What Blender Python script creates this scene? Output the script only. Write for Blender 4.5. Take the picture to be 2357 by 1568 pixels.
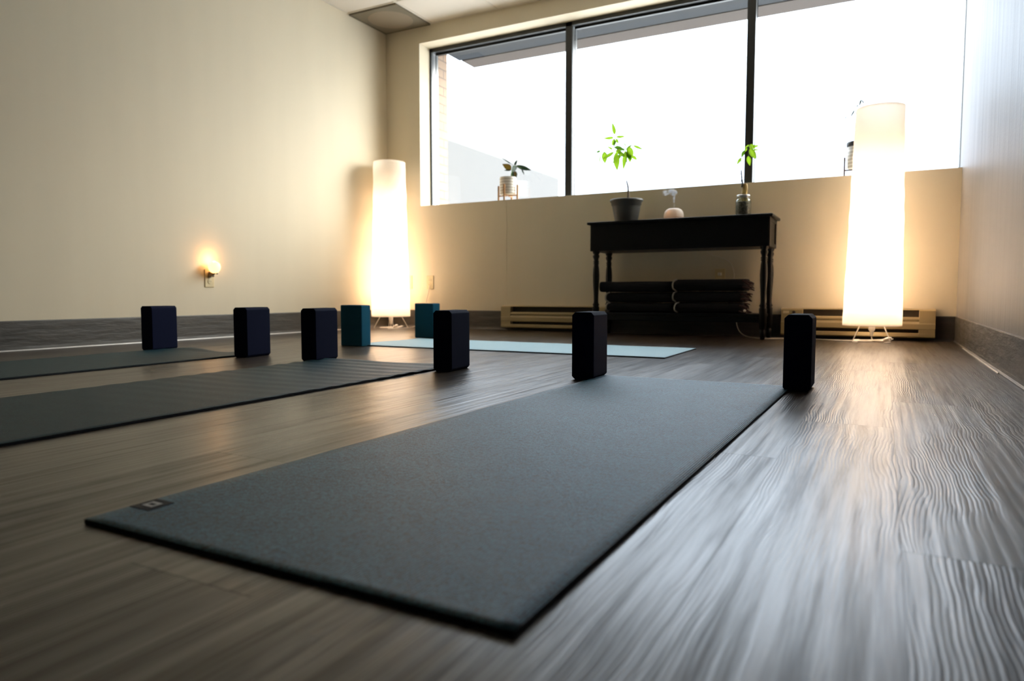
import bpy, bmesh, math, random
from mathutils import Vector, Matrix, noise

for _o in list(bpy.data.objects):
    bpy.data.objects.remove(_o)
scn = bpy.context.scene
C = scn.collection
PI = math.pi

# ------------------------------------------------------------------ camera
LEFT, RIGHT, BACK, FRONT, CEIL = -3.826, 0.379, 4.915, -4.2, 2.502
YAW, PITCH, CAM_H = 0.4879, -0.0659, 0.283
cam_d = bpy.data.cameras.new('camera')
cam = bpy.data.objects.new('camera', cam_d)
C.objects.link(cam)
fw = Vector((-math.sin(YAW) * math.cos(PITCH), math.cos(YAW) * math.cos(PITCH), math.sin(PITCH)))
rt = Vector((math.cos(YAW), math.sin(YAW), 0))
up = rt.cross(fw)
cam.matrix_world = Matrix(((rt.x, up.x, -fw.x, 0), (rt.y, up.y, -fw.y, 0), (rt.z, up.z, -fw.z, CAM_H), (0, 0, 0, 1)))
cam_d.sensor_width = 36
cam_d.lens = 1613.09 / 2357 * 36
cam_d.clip_start = 0.02
cam_d.dof.use_dof = True
cam_d.dof.focus_distance = 1.9
cam_d.dof.aperture_fstop = 4.0
scn.camera = cam

# ------------------------------------------------------------------ sky and exposure
world = bpy.data.worlds.new('overcast_sky')
scn.world = world
world.use_nodes = True
bgn = world.node_tree.nodes['Background']
_t = world.node_tree
def _n(typ, **kw):
    n = _t.nodes.new(typ)
    for k_, v_ in kw.items():
        setattr(n, k_, v_)
    return n
# thin overcast: even cool sky with a broad warm-white bright bank of cloud around the hidden sun
SKY_LOW, SKY_HIGH, SKY_GLOW = 3.4, 11.0, 26.5
_tc = _n('ShaderNodeTexCoord')
_dot = _n('ShaderNodeVectorMath', operation='DOT_PRODUCT')
_t.links.new(_tc.outputs['Generated'], _dot.inputs[0])
_dot.inputs[1].default_value = Vector((0.80, 0.48, 0.42)).normalized()
_mr = _n('ShaderNodeMapRange')
_mr.interpolation_type = 'SMOOTHSTEP'
_t.links.new(_dot.outputs['Value'], _mr.inputs[0])
_mr.inputs[1].default_value = math.cos(math.radians(34))
_mr.inputs[2].default_value = math.cos(math.radians(9))
_sep = _n('ShaderNodeSeparateXYZ')
_t.links.new(_tc.outputs['Generated'], _sep.inputs[0])
_up = _n('ShaderNodeMapRange')
_up.interpolation_type = 'SMOOTHSTEP'
_t.links.new(_sep.outputs[2], _up.inputs[0])
_up.inputs[1].default_value = 0.14
_up.inputs[2].default_value = 0.52
_sky = _n('ShaderNodeMix', data_type='RGBA')
_t.links.new(_up.outputs[0], _sky.inputs[0])
_sky.inputs[6].default_value = (0.80 * SKY_LOW, 0.92 * SKY_LOW, 1.13 * SKY_LOW, 1)
_sky.inputs[7].default_value = (0.86 * SKY_HIGH, 0.95 * SKY_HIGH, 1.08 * SKY_HIGH, 1)
_mx = _n('ShaderNodeMix', data_type='RGBA')
_t.links.new(_mr.outputs[0], _mx.inputs[0])
_t.links.new(_sky.outputs[2], _mx.inputs[6])
_mx.inputs[7].default_value = (1.0 * SKY_GLOW, 0.97 * SKY_GLOW, 0.91 * SKY_GLOW, 1)
_t.links.new(_mx.outputs[2], bgn.inputs['Color'])
bgn.inputs['Strength'].default_value = 1.0
scn.view_settings.view_transform = 'Standard'
scn.view_settings.look = 'None'
scn.view_settings.exposure = 0.0
scn.view_settings.gamma = 1.0
scn.view_settings.use_curve_mapping = False
# sky portal filling the window opening: guides sampling of the sky, gives no light of its own
pl = bpy.data.lights.new('window_portal', 'AREA')
pl.shape = 'RECTANGLE'
pl.size, pl.size_y = 3.84, 1.32
pl.cycles.is_portal = True
po = bpy.data.objects.new('window_portal', pl)
po.location = (-1.55, 5.25, 1.7)
po.rotation_euler = (-PI / 2, 0, 0)
C.objects.link(po)
cy = scn.cycles
cy.max_bounces = 10
cy.diffuse_bounces = 6
cy.glossy_bounces = 4
cy.transmission_bounces = 6
cy.transparent_max_bounces = 12
cy.sample_clamp_indirect = 20
cy.caustics_reflective = False
cy.caustics_refractive = False
LAMP_W = 15.5
NIGHT_W = 0.55

# ------------------------------------------------------------------ materials
def mat(name, col, rough=0.6, metal=0.0, spec=0.5, coat=0.0):
    m = bpy.data.materials.new(name)
    m.use_nodes = True
    b = m.node_tree.nodes['Principled BSDF']
    b.inputs['Base Color'].default_value = (*col, 1)
    b.inputs['Roughness'].default_value = rough
    b.inputs['Metallic'].default_value = metal
    b.inputs['Specular IOR Level'].default_value = spec
    b.inputs['Coat Weight'].default_value = coat
    return m

class NT:
    def __init__(s, m):
        s.t = m.node_tree
        s.n = s.t.nodes
        s.b = s.n.get('Principled BSDF')
    def new(s, typ, **kw):
        n = s.n.new(typ)
        for k, v in kw.items():
            setattr(n, k, v)
        return n
    def link(s, a, b):
        s.t.links.new(a, b)
    def put(s, sock, v):
        if isinstance(v, bpy.types.NodeSocket):
            s.link(v, sock)
        elif v is not None:
            sock.default_value = v
    def math(s, op, a, b=None, c=None, clamp=False):
        n = s.new('ShaderNodeMath', operation=op, use_clamp=clamp)
        s.put(n.inputs[0], a)
        s.put(n.inputs[1], b)
        s.put(n.inputs[2], c)
        return n.outputs[0]
    def xyz(s, v):
        n = s.new('ShaderNodeSeparateXYZ')
        s.link(v, n.inputs[0])
        return n.outputs
    def vec(s, x, y, z):
        n = s.new('ShaderNodeCombineXYZ')
        for i, v in enumerate((x, y, z)):
            s.put(n.inputs[i], v)
        return n.outputs[0]
    def obj(s):
        return s.new('ShaderNodeTexCoord').outputs['Object']
    def noise(s, v, scale=5.0, detail=2.0, rough=0.5, dist=0.0):
        n = s.new('ShaderNodeTexNoise')
        s.put(n.inputs['Vector'], v)
        n.inputs['Scale'].default_value = scale
        n.inputs['Detail'].default_value = detail
        n.inputs['Roughness'].default_value = rough
        n.inputs['Distortion'].default_value = dist
        return n.outputs['Fac']
    def ramp(s, f, stops):
        n = s.new('ShaderNodeValToRGB')
        s.put(n.inputs[0], f)
        e = n.color_ramp.elements
        while len(e) < len(stops):
            e.new(0.5)
        for k, (p, c) in enumerate(stops):
            e[k].position = p
            e[k].color = (*c, 1) if len(c) == 3 else c
        return n.outputs[0]
    def mix(s, f, a, b, mode='MIX'):
        n = s.new('ShaderNodeMix', data_type='RGBA', blend_type=mode)
        s.put(n.inputs[0], f)
        for k, v in ((6, a), (7, b)):
            if isinstance(v, tuple):
                v = (*v, 1) if len(v) == 3 else v
            s.put(n.inputs[k], v)
        return n.outputs[2]
    def bump(s, h, dist, strength=1.0):
        n = s.new('ShaderNodeBump')
        n.inputs['Strength'].default_value = strength
        n.inputs['Distance'].default_value = dist
        s.link(h, n.inputs['Height'])
        s.link(n.outputs[0], s.b.inputs['Normal'])
        return n
    def rng(s, f, a, b, c, d):
        n = s.new('ShaderNodeMapRange')
        n.interpolation_type = 'SMOOTHSTEP'
        s.put(n.inputs[0], f)
        for i, v in enumerate((a, b, c, d)):
            n.inputs[1 + i].default_value = v
        return n.outputs[0]

def wall_paint(name, col, rough, spec, bumpd=0.0006, wave=0.8):
    m = mat(name, col, rough, spec=spec)
    k = NT(m)
    o = k.obj()
    n1 = k.noise(o, 90, 3)
    n2 = k.noise(k.vec(k.math('MULTIPLY', k.xyz(o)[0], 5.0), k.math('MULTIPLY', k.xyz(o)[1], 5.0), k.math('MULTIPLY', k.xyz(o)[2], 0.55)), 1.3, 3)
    k.link(k.mix(k.rng(n2, 0.3, 0.7, 0, 1), tuple(c * 0.975 for c in col), col), k.b.inputs['Base Color'])
    h = k.math('ADD', k.math('MULTIPLY', n1, 0.35), k.math('MULTIPLY', n2, wave))
    k.bump(h, bumpd)
    return m

M = {}
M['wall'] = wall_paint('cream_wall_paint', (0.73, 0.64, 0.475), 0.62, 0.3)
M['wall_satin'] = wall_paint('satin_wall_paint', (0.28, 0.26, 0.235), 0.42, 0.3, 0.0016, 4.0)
M['ceiling'] = wall_paint('ceiling_board', (0.72, 0.66, 0.565), 0.9, 0.2)
M['black'] = mat('black_frame', (0.012, 0.012, 0.011), 0.45)
M['aluminium'] = mat('window_aluminium', (0.42, 0.43, 0.42), 0.32, metal=0.85)
M['canopy_pale'] = mat('canopy_board', (0.10, 0.087, 0.08), 0.9, spec=0.05)
M['canopy_grey'] = mat('canopy_flashing', (0.05, 0.056, 0.064), 0.9, spec=0.05)
M['navy'] = mat('navy_foam', (0.0035, 0.006, 0.025), 0.6, spec=0.5)
M['teal'] = mat('teal_foam', (0.010, 0.085, 0.145), 0.65, spec=0.5)
for key in ('navy', 'teal'):
    k = NT(M[key])
    k.b.inputs['IOR'].default_value = 1.18
    k.b.inputs['Roughness'].default_value = 0.8
    k.bump(k.noise(k.obj(), 700, 2), 0.00025)
M['table'] = mat('black_painted_wood', (0.0045, 0.004, 0.0035), 0.42, spec=0.25)
M['heater'] = mat('almond_enamel', (0.40, 0.31, 0.16), 0.42)
M['heater_dark'] = mat('heater_slot', (0.05, 0.035, 0.02), 0.7)
M['plate'] = mat('almond_plate', (0.70, 0.58, 0.34), 0.4)
M['hole'] = mat('socket_hole', (0.05, 0.03, 0.015), 0.6)
M['white_plastic'] = mat('white_plastic', (0.80, 0.74, 0.64), 0.4)
M['wire'] = mat('white_wire', (0.78, 0.72, 0.62), 0.35)
M['blanket'] = mat('charcoal_blanket', (0.020, 0.019, 0.020), 0.95, spec=0.1)
k = NT(M['blanket'])
k.bump(k.noise(k.obj(), 400, 3), 0.001)
M['blanket_edge'] = mat('pale_blanket_binding', (0.42, 0.38, 0.32), 0.9)
M['fringe'] = mat('dusky_fringe', (0.065, 0.045, 0.042), 0.95, spec=0.1)
M['pot_grey'] = mat('grey_plastic_pot', (0.065, 0.064, 0.058), 0.5)
M['soil'] = mat('soil', (0.05, 0.032, 0.02), 0.95)
M['bark'] = mat('bark', (0.16, 0.12, 0.08), 0.85)
M['bark_dark'] = mat('dark_stem', (0.05, 0.045, 0.03), 0.8)
M['green_stem'] = mat('green_stem', (0.25, 0.42, 0.12), 0.6)
M['stump'] = mat('yellow_stump', (0.52, 0.36, 0.10), 0.7)
k = NT(M['stump'])
o = k.xyz(k.obj())
k.link(k.ramp(k.noise(k.vec(k.math('MULTIPLY', o[0], 6.0), k.math('MULTIPLY', o[1], 6.0), o[2]), 25, 3), [(0.35, (0.20, 0.12, 0.03)), (0.6, (0.62, 0.45, 0.14))]), k.b.inputs['Base Color'])
M['bamboo'] = mat('bamboo_stand', (0.42, 0.21, 0.07), 0.5)
M['stand_dark'] = mat('dark_wood_stand', (0.10, 0.06, 0.04), 0.5)
M['ceramic'] = mat('white_ribbed_ceramic', (0.8, 0.75, 0.68), 0.5)
k = NT(M['ceramic'])
k.link(k.ramp(k.math('SINE', k.math('MULTIPLY', k.xyz(k.obj())[2], 2 * PI / 0.022)), [(0.0, (0.62, 0.57, 0.50)), (0.7, (0.88, 0.84, 0.78))]), k.b.inputs['Base Color'])
M['rim_black'] = mat('black_pot_rim', (0.03, 0.035, 0.04), 0.5)
M['tag_dark'] = mat('mat_tag', (0.012, 0.010, 0.009), 0.8)
M['tag_white'] = mat('mat_tag_print', (0.60, 0.58, 0.54), 0.7)
M['caulk'] = mat('white_caulk', (0.75, 0.72, 0.68), 0.25)
M['vent'] = mat('vent_face', (0.15, 0.125, 0.08), 0.7)
M['vent_disc'] = mat('vent_disc', (0.22, 0.175, 0.115), 0.7)
M['grid'] = mat('ceiling_grid', (0.66, 0.60, 0.50), 0.6)
M['building'] = mat('pale_stucco', (0.10, 0.098, 0.096), 0.9, spec=0.1)
M['coping'] = mat('pale_coping', (0.15, 0.15, 0.145), 0.8, spec=0.1)
M['ground'] = mat('pale_paving', (0.72, 0.71, 0.69), 0.95, spec=0.1)
M['front_wall'] = mat('dark_front_wall', (0.16, 0.135, 0.10), 0.8)  # unseen behind the camera, coloured dark to cut fill light in the room
M['shade_wall'] = mat('plaster_outer', (0.5, 0.46, 0.4), 0.9)
M['gravel'] = mat('gravel', (0.10, 0.085, 0.07), 0.8)
k = NT(M['gravel'])
vo = k.new('ShaderNodeTexVoronoi')
k.link(k.obj(), vo.inputs['Vector'])
vo.inputs['Scale'].default_value = 110
k.link(k.ramp(vo.outputs['Distance'], [(0.1, (0.30, 0.25, 0.20)), (0.7, (0.08, 0.065, 0.05))]), k.b.inputs['Base Color'])

def cove(name, col):
    m = mat(name, col, 0.32, spec=0.55)
    k = NT(m)
    o = k.xyz(k.obj())
    n = k.noise(k.vec(k.math('MULTIPLY', o[0], 1.5), k.math('MULTIPLY', o[1], 1.5), k.math('MULTIPLY', o[2], 9.0)), 4, 4, 0.6)
    k.link(k.ramp(n, [(0.3, tuple(c * 0.72 for c in col)), (0.7, tuple(c * 1.2 for c in col))]), k.b.inputs['Base Color'])
    k.link(k.ramp(n, [(0.3, (0.42,) * 3), (0.7, (0.6,) * 3)]), k.b.inputs['Roughness'])
    k.bump(n, 0.004)
    return m
M['cove'] = cove('rubber_cove_base', (0.058, 0.050, 0.040))

# brick return outside
M['brick'] = mat('tan_brick', (0.5, 0.3, 0.2), 0.9)
k = NT(M['brick'])
o = k.xyz(k.obj())
br = k.new('ShaderNodeTexBrick')
k.link(k.vec(k.math('ADD', o[0], o[1]), o[2], 0.0), br.inputs['Vector'])
br.inputs['Scale'].default_value = 1
br.inputs['Brick Width'].default_value = 0.2
br.inputs['Row Height'].default_value = 0.075
br.inputs['Mortar Size'].default_value = 0.006
br.inputs['Color1'].default_value = (0.34, 0.24, 0.17, 1)
br.inputs['Color2'].default_value = (0.40, 0.27, 0.18, 1)
br.inputs['Mortar'].default_value = (0.20, 0.15, 0.12, 1)
k.link(br.outputs['Color'], k.b.inputs['Base Color'])

# glass: clear pane that also mirrors a little
def glass(name, tint=(0.97, 0.985, 0.98)):
    m = bpy.data.materials.new(name)
    m.use_nodes = True
    k = NT(m)
    k.n.clear()
    out = k.new('ShaderNodeOutputMaterial')
    mx = k.new('ShaderNodeMixShader')
    lw = k.new('ShaderNodeLayerWeight')          # two-sided Schlick reflectance
    lw.inputs['Blend'].default_value = 0.5
    fr = k.math('MULTIPLY_ADD', k.math('POWER', lw.outputs['Facing'], 5.0), 0.9, 0.035)
    tr = k.new('ShaderNodeBsdfTransparent')
    tr.inputs['Color'].default_value = (*tint, 1)
    gl = k.new('ShaderNodeBsdfGlossy')
    gl.inputs['Roughness'].default_value = 0.02
    k.link(fr, mx.inputs[0])
    k.link(tr.outputs[0], mx.inputs[1])
    k.link(gl.outputs[0], mx.inputs[2])
    k.link(mx.outputs[0], out.inputs['Surface'])
    return m
M['glass'] = glass('window_glass')
M['jar_glass'] = glass('jar_glass', (0.86, 0.90, 0.88))

def thin(name, col, trans, rough=0.6, w=0.5, veins=False):
    """leaf or paper: part diffuse, part translucent"""
    m = mat(name, col, rough, spec=0.3)
    k = NT(m)
    out = k.n['Material Output']
    tr = k.new('ShaderNodeBsdfTranslucent')
    tr.inputs['Color'].default_value = (*trans, 1)
    mx = k.new('ShaderNodeMixShader')
    mx.inputs[0].default_value = w
    k.link(k.b.outputs[0], mx.inputs[1])
    k.link(tr.outputs[0], mx.inputs[2])
    k.link(mx.outputs[0], out.inputs['Surface'])
    return m
M['leaf_bright'] = thin('bright_leaf', (0.28, 0.42, 0.05), (0.36, 0.58, 0.03), w=0.6)
M['leaf_deep'] = thin('deep_leaf', (0.10, 0.22, 0.03), (0.13, 0.30, 0.015), w=0.55)
M['leaf_dark'] = thin('dark_rubber_leaf', (0.03, 0.05, 0.035), (0.02, 0.035, 0.015), 0.3, 0.3)
M['leaf_olive'] = thin('olive_leaf', (0.12, 0.08, 0.02), (0.10, 0.06, 0.008), 0.4, 0.5)
M['leaf_pale'] = thin('pale_leaf', (0.45, 0.5, 0.5), (0.12, 0.15, 0.1), 0.25, 0.3)
M['leaf_grey'] = thin('grey_leaf', (0.10, 0.11, 0.08), (0.06, 0.07, 0.04), 0.6, 0.4)

M['paper'] = thin('rice_paper', (0.88, 0.85, 0.80), (0.92, 0.88, 0.80), 0.9, 0.55)
k = NT(M['paper'])
k.b.inputs['Specular IOR Level'].default_value = 0.05
pz = k.xyz(k.obj())
pn = k.noise(k.vec(pz[0], pz[1], k.math('MULTIPLY', pz[2], 6.0)), 9, 4, 0.6)
k.bump(pn, 0.004)

def emitter(name, col, s):
    m = bpy.data.materials.new(name)
    m.use_nodes = True
    k = NT(m)
    k.b.inputs['Base Color'].default_value = (*col, 1)
    k.b.inputs['Emission Color'].default_value = (*col, 1)
    k.b.inputs['Emission Strength'].default_value = s
    return m
M['bulb'] = emitter('warm_bulb', (1.0, 0.70, 0.42), 25)
M['night_globe'] = emitter('night_light_globe', (1.0, 0.56, 0.20), 3.2)
M['diffuser_shell'] = thin('diffuser_shell', (0.92, 0.88, 0.82), (0.9, 0.75, 0.6), 0.5, 0.3)

# floor planks
m = M['floor'] = mat('vinyl_plank_floor', (0.2, 0.17, 0.14), 0.4)
k = NT(m)
o = k.xyz(k.obj())
PX, PL = 0.18, 1.22
u = k.math('DIVIDE', k.math('SUBTRACT', o[0], 0.025), PX)
row = k.math('FLOOR', u)
fx = k.math('FRACT', u)
v = k.math('DIVIDE', k.math('ADD', k.math('SUBTRACT', o[1], 0.87), k.math('MULTIPLY', row, 0.81)), PL)
idx = k.math('FLOOR', v)
fy = k.math('FRACT', v)
wn = k.new('ShaderNodeTexWhiteNoise', noise_dimensions='2D')
k.link(k.vec(row, idx, 0.0), wn.inputs['Vector'])
rnd = wn.outputs['Value']
gz = k.math('MULTIPLY', rnd, 37.0)
gx = k.math('ADD', o[0], k.math('MULTIPLY', rnd, 3.1))
broad = k.noise(k.vec(k.math('MULTIPLY', gx, 7.0), k.math('MULTIPLY', o[1], 0.8), gz), 1.6, 3, 0.55, 0.4)
streak = k.noise(k.vec(k.math('MULTIPLY', gx, 60.0), k.math('MULTIPLY', o[1], 2.2), gz), 1.0, 4, 0.65)
fine_bump = k.noise(k.vec(k.math('MULTIPLY', gx, 75.0), k.math('MULTIPLY', o[1], 1.6), gz), 1.0, 1, 0.4)
smudge = k.noise(k.vec(k.math('MULTIPLY', gx, 2.6), o[1], gz), 3.2, 3, 0.6, 0.8)
warp = k.noise(k.vec(k.math('MULTIPLY', gx, 9.0), k.math('MULTIPLY', o[1], 2.4), gz), 1.0, 2.5, 0.5)
wig = k.noise(k.vec(k.math('MULTIPLY', gx, 20.0), k.math('MULTIPLY', o[1], 16.0), gz), 1.0, 2, 0.5)
ph = k.math('ADD', k.math('MULTIPLY', gx, 1050.0), k.math('ADD', k.math('MULTIPLY', warp, 62.0), k.math('MULTIPLY', wig, 5.0)))
ridge = k.math('POWER', k.math('MULTIPLY_ADD', k.math('SINE', ph), 0.5, 0.5), 2.2)
rmask = k.rng(k.noise(k.vec(k.math('MULTIPLY', gx, 6.0), k.math('MULTIPLY', o[1], 1.1), k.math('ADD', gz, 9.0)), 1.5, 2), 0.38, 0.62, 0.12, 1.0)
base = k.ramp(broad, [(0.28, (0.036, 0.025, 0.016)), (0.5, (0.060, 0.045, 0.033)), (0.75, (0.095, 0.078, 0.062))])
base = k.mix(k.rng(streak, 0.30, 0.75, 0.0, 0.55), base, (0.04, 0.028, 0.02))
base = k.mix(k.rng(smudge, 0.58, 0.78, 0.0, 0.55), base, (0.03, 0.025, 0.023))
base = k.mix(k.math('MULTIPLY', rmask, k.math('MULTIPLY', ridge, 0.22)), base, (0.028, 0.021, 0.016))
bright = k.math('MULTIPLY_ADD', rnd, 0.4, 0.8)
base = k.mix(1.0, base, k.vec(bright, bright, bright), 'MULTIPLY')
ex = k.math('MINIMUM', fx, k.math('SUBTRACT', 1.0, fx))
ey = k.math('MINIMUM', fy, k.math('SUBTRACT', 1.0, fy))
seam = k.math('MINIMUM', k.math('DIVIDE', ex, 0.006), k.math('DIVIDE', ey, 0.0016), clamp=True)
base = k.mix(seam, (0.03, 0.024, 0.02), base)
k.link(base, k.b.inputs['Base Color'])
k.link(k.rng(broad, 0.3, 0.7, 0.285, 0.33), k.b.inputs['Roughness'])
spec = k.math('MULTIPLY', k.rng(streak, 0.32, 0.68, 1.05, 0.22), k.rng(smudge, 0.55, 0.78, 1.0, 0.55))
spec = k.math('MULTIPLY', spec, k.math('MULTIPLY_ADD', rnd, 0.35, 0.82))
k.link(k.math('MULTIPLY', spec, k.math('MULTIPLY_ADD', seam, 0.85, 0.15)), k.b.inputs['Specular IOR Level'])
h = k.math('ADD', k.math('MULTIPLY', k.math('MULTIPLY', ridge, rmask), -0.27), k.math('MULTIPLY', fine_bump, 1.6))
h = k.math('ADD', h, k.math('MULTIPLY', k.noise(k.vec(k.math('MULTIPLY', o[0], 3.0), k.math('MULTIPLY', o[1], 0.6), 0.0), 2.0, 2), 4.0))
k.bump(h, 0.00075)

def yoga(name, c_dark, c_light, rough, spec):
    m = mat(name, c_dark, rough, spec=spec)
    k = NT(m)
    o = k.xyz(k.obj())
    ribs = k.math('SINE', k.math('MULTIPLY', o[0], 2 * PI / 0.0042))
    cross = k.math('SINE', k.math('MULTIPLY', o[1], 2 * PI / 0.0036))
    fine = k.noise(k.vec(o[0], o[1], 0.0), 330, 2, 0.6)
    med = k.noise(k.vec(o[0], o[1], 0.0), 14, 4, 0.6)
    big = k.noise(k.vec(o[0], o[1], 0.0), 3, 2, 0.5)
    f = k.math('ADD', k.math('MULTIPLY', fine, 0.7), k.math('ADD', k.math('MULTIPLY', k.noise(k.vec(o[0], o[1], 0.0), 120, 2, 0.6), 0.5), k.math('MULTIPLY', med, 0.2)))
    k.link(k.ramp(f, [(0.58, c_dark), (0.86, c_light)]), k.b.inputs['Base Color'])
    h = k.math('ADD', k.math('MULTIPLY', ribs, 0.5), k.math('ADD', k.math('MULTIPLY', cross, 0.22), k.math('MULTIPLY', fine, 1.4)))
    k.bump(h, 0.0006)
    k.b.inputs['IOR'].default_value = 1.45
    return m
M['mat_grey'] = yoga('slate_yoga_mat', (0.005, 0.040, 0.074), (0.036, 0.205, 0.330), 0.5, 0.5)
M['mat_teal'] = yoga('teal_yoga_mat', (0.003, 0.026, 0.036), (0.012, 0.060, 0.080), 0.5, 0.3)
M['mat_aqua'] = yoga('aqua_yoga_mat', (0.38, 0.62, 0.74), (0.48, 0.72, 0.82), 0.55, 0.5)
M['mat_edge'] = mat('mat_edge', (0.008, 0.012, 0.014), 0.8)

# ------------------------------------------------------------------ geometry helpers
def obj(name, bm, material, parent=None, smooth=False, bevel=0.0, segs=2, loc=None):
    me = bpy.data.meshes.new(name)
    bmesh.ops.recalc_face_normals(bm, faces=bm.faces[:])
    bm.to_mesh(me)
    bm.free()
    o = bpy.data.objects.new(name, me)
    C.objects.link(o)
    for mm in (material if isinstance(material, (list, tuple)) else [material]):
        me.materials.append(mm)
    if smooth:
        for p in me.polygons:
            p.use_smooth = True
    if bevel:
        b = o.modifiers.new('bevel', 'BEVEL')
        b.width = bevel
        b.segments = segs
        b.limit_method = 'ANGLE'
        b.angle_limit = math.radians(35)
    if parent:
        o.parent = parent
    if loc:
        o.location = loc
    return o

def thing(name, label, cat, loc=(0, 0, 0), rz=0.0, group=None):
    o = bpy.data.objects.new(name, None)
    o.empty_display_size = 0.05
    C.objects.link(o)
    o.location = loc
    o.rotation_euler = (0, 0, rz)
    return tag(o, label, cat, group)

def tag(o, label, cat, group=None):
    o['label'] = label
    o['category'] = cat
    if group:
        o['group'] = group
    return o

def struct(name, bm, material, label=None, bevel=0.0, parent=None):
    o = obj(name, bm, material, parent, bevel=bevel)
    if parent is None:
        o['kind'] = 'structure'
    if label:
        o['label'] = label
    return o

def box(bm, x0, x1, y0, y1, z0, z1):
    vs = [bm.verts.new(p) for p in ((x0, y0, z0), (x1, y0, z0), (x1, y1, z0), (x0, y1, z0), (x0, y0, z1), (x1, y0, z1), (x1, y1, z1), (x0, y1, z1))]
    for f in ((0, 3, 2, 1), (4, 5, 6, 7), (0, 1, 5, 4), (1, 2, 6, 5), (2, 3, 7, 6), (3, 0, 4, 7)):
        bm.faces.new([vs[i] for i in f])
    return vs

def B(*boxes):
    bm = bmesh.new()
    for b in boxes:
        box(bm, *b)
    return bm

def lathe(prof, n=32, cx=0.0, cy=0.0, close=True, bm=None, wob=0.0, seed=0):
    bm = bm or bmesh.new()
    rings = []
    for i, (r, z) in enumerate(prof):
        if r < 1e-6:
            rings.append([bm.verts.new((cx, cy, z))])
        else:
            ring = []
            for j in range(n):
                a = 2 * PI * j / n
                rr = r
                if wob:
                    rr += wob * noise.noise(Vector((math.cos(a) * 2.2 + seed, math.sin(a) * 2.2, z * 9)))
                ring.append(bm.verts.new((cx + rr * math.cos(a), cy + rr * math.sin(a), z)))
            rings.append(ring)
    for a, b in zip(rings, rings[1:]):
        if len(a) == 1 and len(b) == 1:
            continue
        for j in range(n):
            j2 = (j + 1) % n
            if len(a) == 1:
                bm.faces.new((a[0], b[j], b[j2]))
            elif len(b) == 1:
                bm.faces.new((a[j], b[0], a[j2]))
            else:
                bm.faces.new((a[j], b[j], b[j2], a[j2]))
    if close:
        for r in (rings[0], rings[-1]):
            if len(r) > 1:
                bm.faces.new(r)
    return bm

def tube(bm, pts, r, n=8, smoothed=True, r1=None, caps=True):
    pts = [Vector(p) for p in pts]
    if smoothed and len(pts) > 2:
        q = []
        P = [pts[0]] + pts + [pts[-1]]
        for i in range(1, len(P) - 2):
            for s in range(6):
                t = s / 6
                p0, p1, p2, p3 = P[i - 1:i + 3]
                q.append(0.5 * ((2 * p1) + (-p0 + p2) * t + (2 * p0 - 5 * p1 + 4 * p2 - p3) * t * t + (-p0 + 3 * p1 - 3 * p2 + p3) * t ** 3))
        q.append(pts[-1])
        pts = q
    r1 = r if r1 is None else r1
    rings = []
    nrm = None
    for i, p in enumerate(pts):
        d = (pts[min(i + 1, len(pts) - 1)] - pts[max(i - 1, 0)])
        if d.length < 1e-9:
            d = Vector((0, 0, 1))
        d.normalize()
        if nrm is None:
            nrm = d.orthogonal().normalized()
        else:
            nrm = (nrm - d * nrm.dot(d))
            nrm = nrm.normalized() if nrm.length > 1e-6 else d.orthogonal().normalized()
        b = d.cross(nrm)
        rr = r + (r1 - r) * i / max(1, len(pts) - 1)
        rings.append([bm.verts.new(p + (nrm * math.cos(2 * PI * j / n) + b * math.sin(2 * PI * j / n)) * rr) for j in range(n)])
    for a, c in zip(rings, rings[1:]):
        for j in range(n):
            bm.faces.new((a[j], a[(j + 1) % n], c[(j + 1) % n], c[j]))
    if caps:
        bm.faces.new(rings[0])
        bm.faces.new(rings[-1][::-1])
    return bm

def T(*a, **kw):
    return tube(bmesh.new(), *a, **kw)

def leaf(base, tip, w, droop=0.0, out=0.0, thick=0.0006, sharp=1.0):
    """lance-shaped leaf with a folded midrib and real thickness"""
    base, tip = Vector(base), Vector(tip)
    d = tip - base
    L = d.length
    d.normalize()
    side = d.cross(Vector((-math.sin(YAW) * 0.35, 1, 0.12))).normalized()
    nr = side.cross(d).normalized()
    bm = bmesh.new()
    n = 9
    rows = []
    for i in range(n + 1):
        t = i / n
        hw = w * 0.5 * (math.sin(PI * min(1, t ** 0.85)) ** 0.8) * (1 - 0.25 * t * sharp)
        if i in (0, n):
            hw = w * 0.02
        c = base + d * L * t + Vector((0, 0, droop * math.sin(PI * t))) + nr * out * math.sin(PI * t)
        rows.append([bm.verts.new(c - side * hw + nr * hw * 0.35), bm.verts.new(c), bm.verts.new(c + side * hw + nr * hw * 0.35)])
    for a, b in zip(rows, rows[1:]):
        for j in (0, 1):
            bm.faces.new((a[j], a[j + 1], b[j + 1], b[j]))
    g = bmesh.ops.solidify(bm, geom=bm.faces[:], thickness=thick)
    return bm

def dup(root):
    r = root.copy()
    C.objects.link(r)
    for ch in [o for o in bpy.data.objects if o.parent == root]:
        c = ch.copy()
        C.objects.link(c)
        c.parent = r
        for g in [o for o in bpy.data.objects if o.parent == ch]:
            d = g.copy()
            C.objects.link(d)
            d.parent = c
    return r

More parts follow.
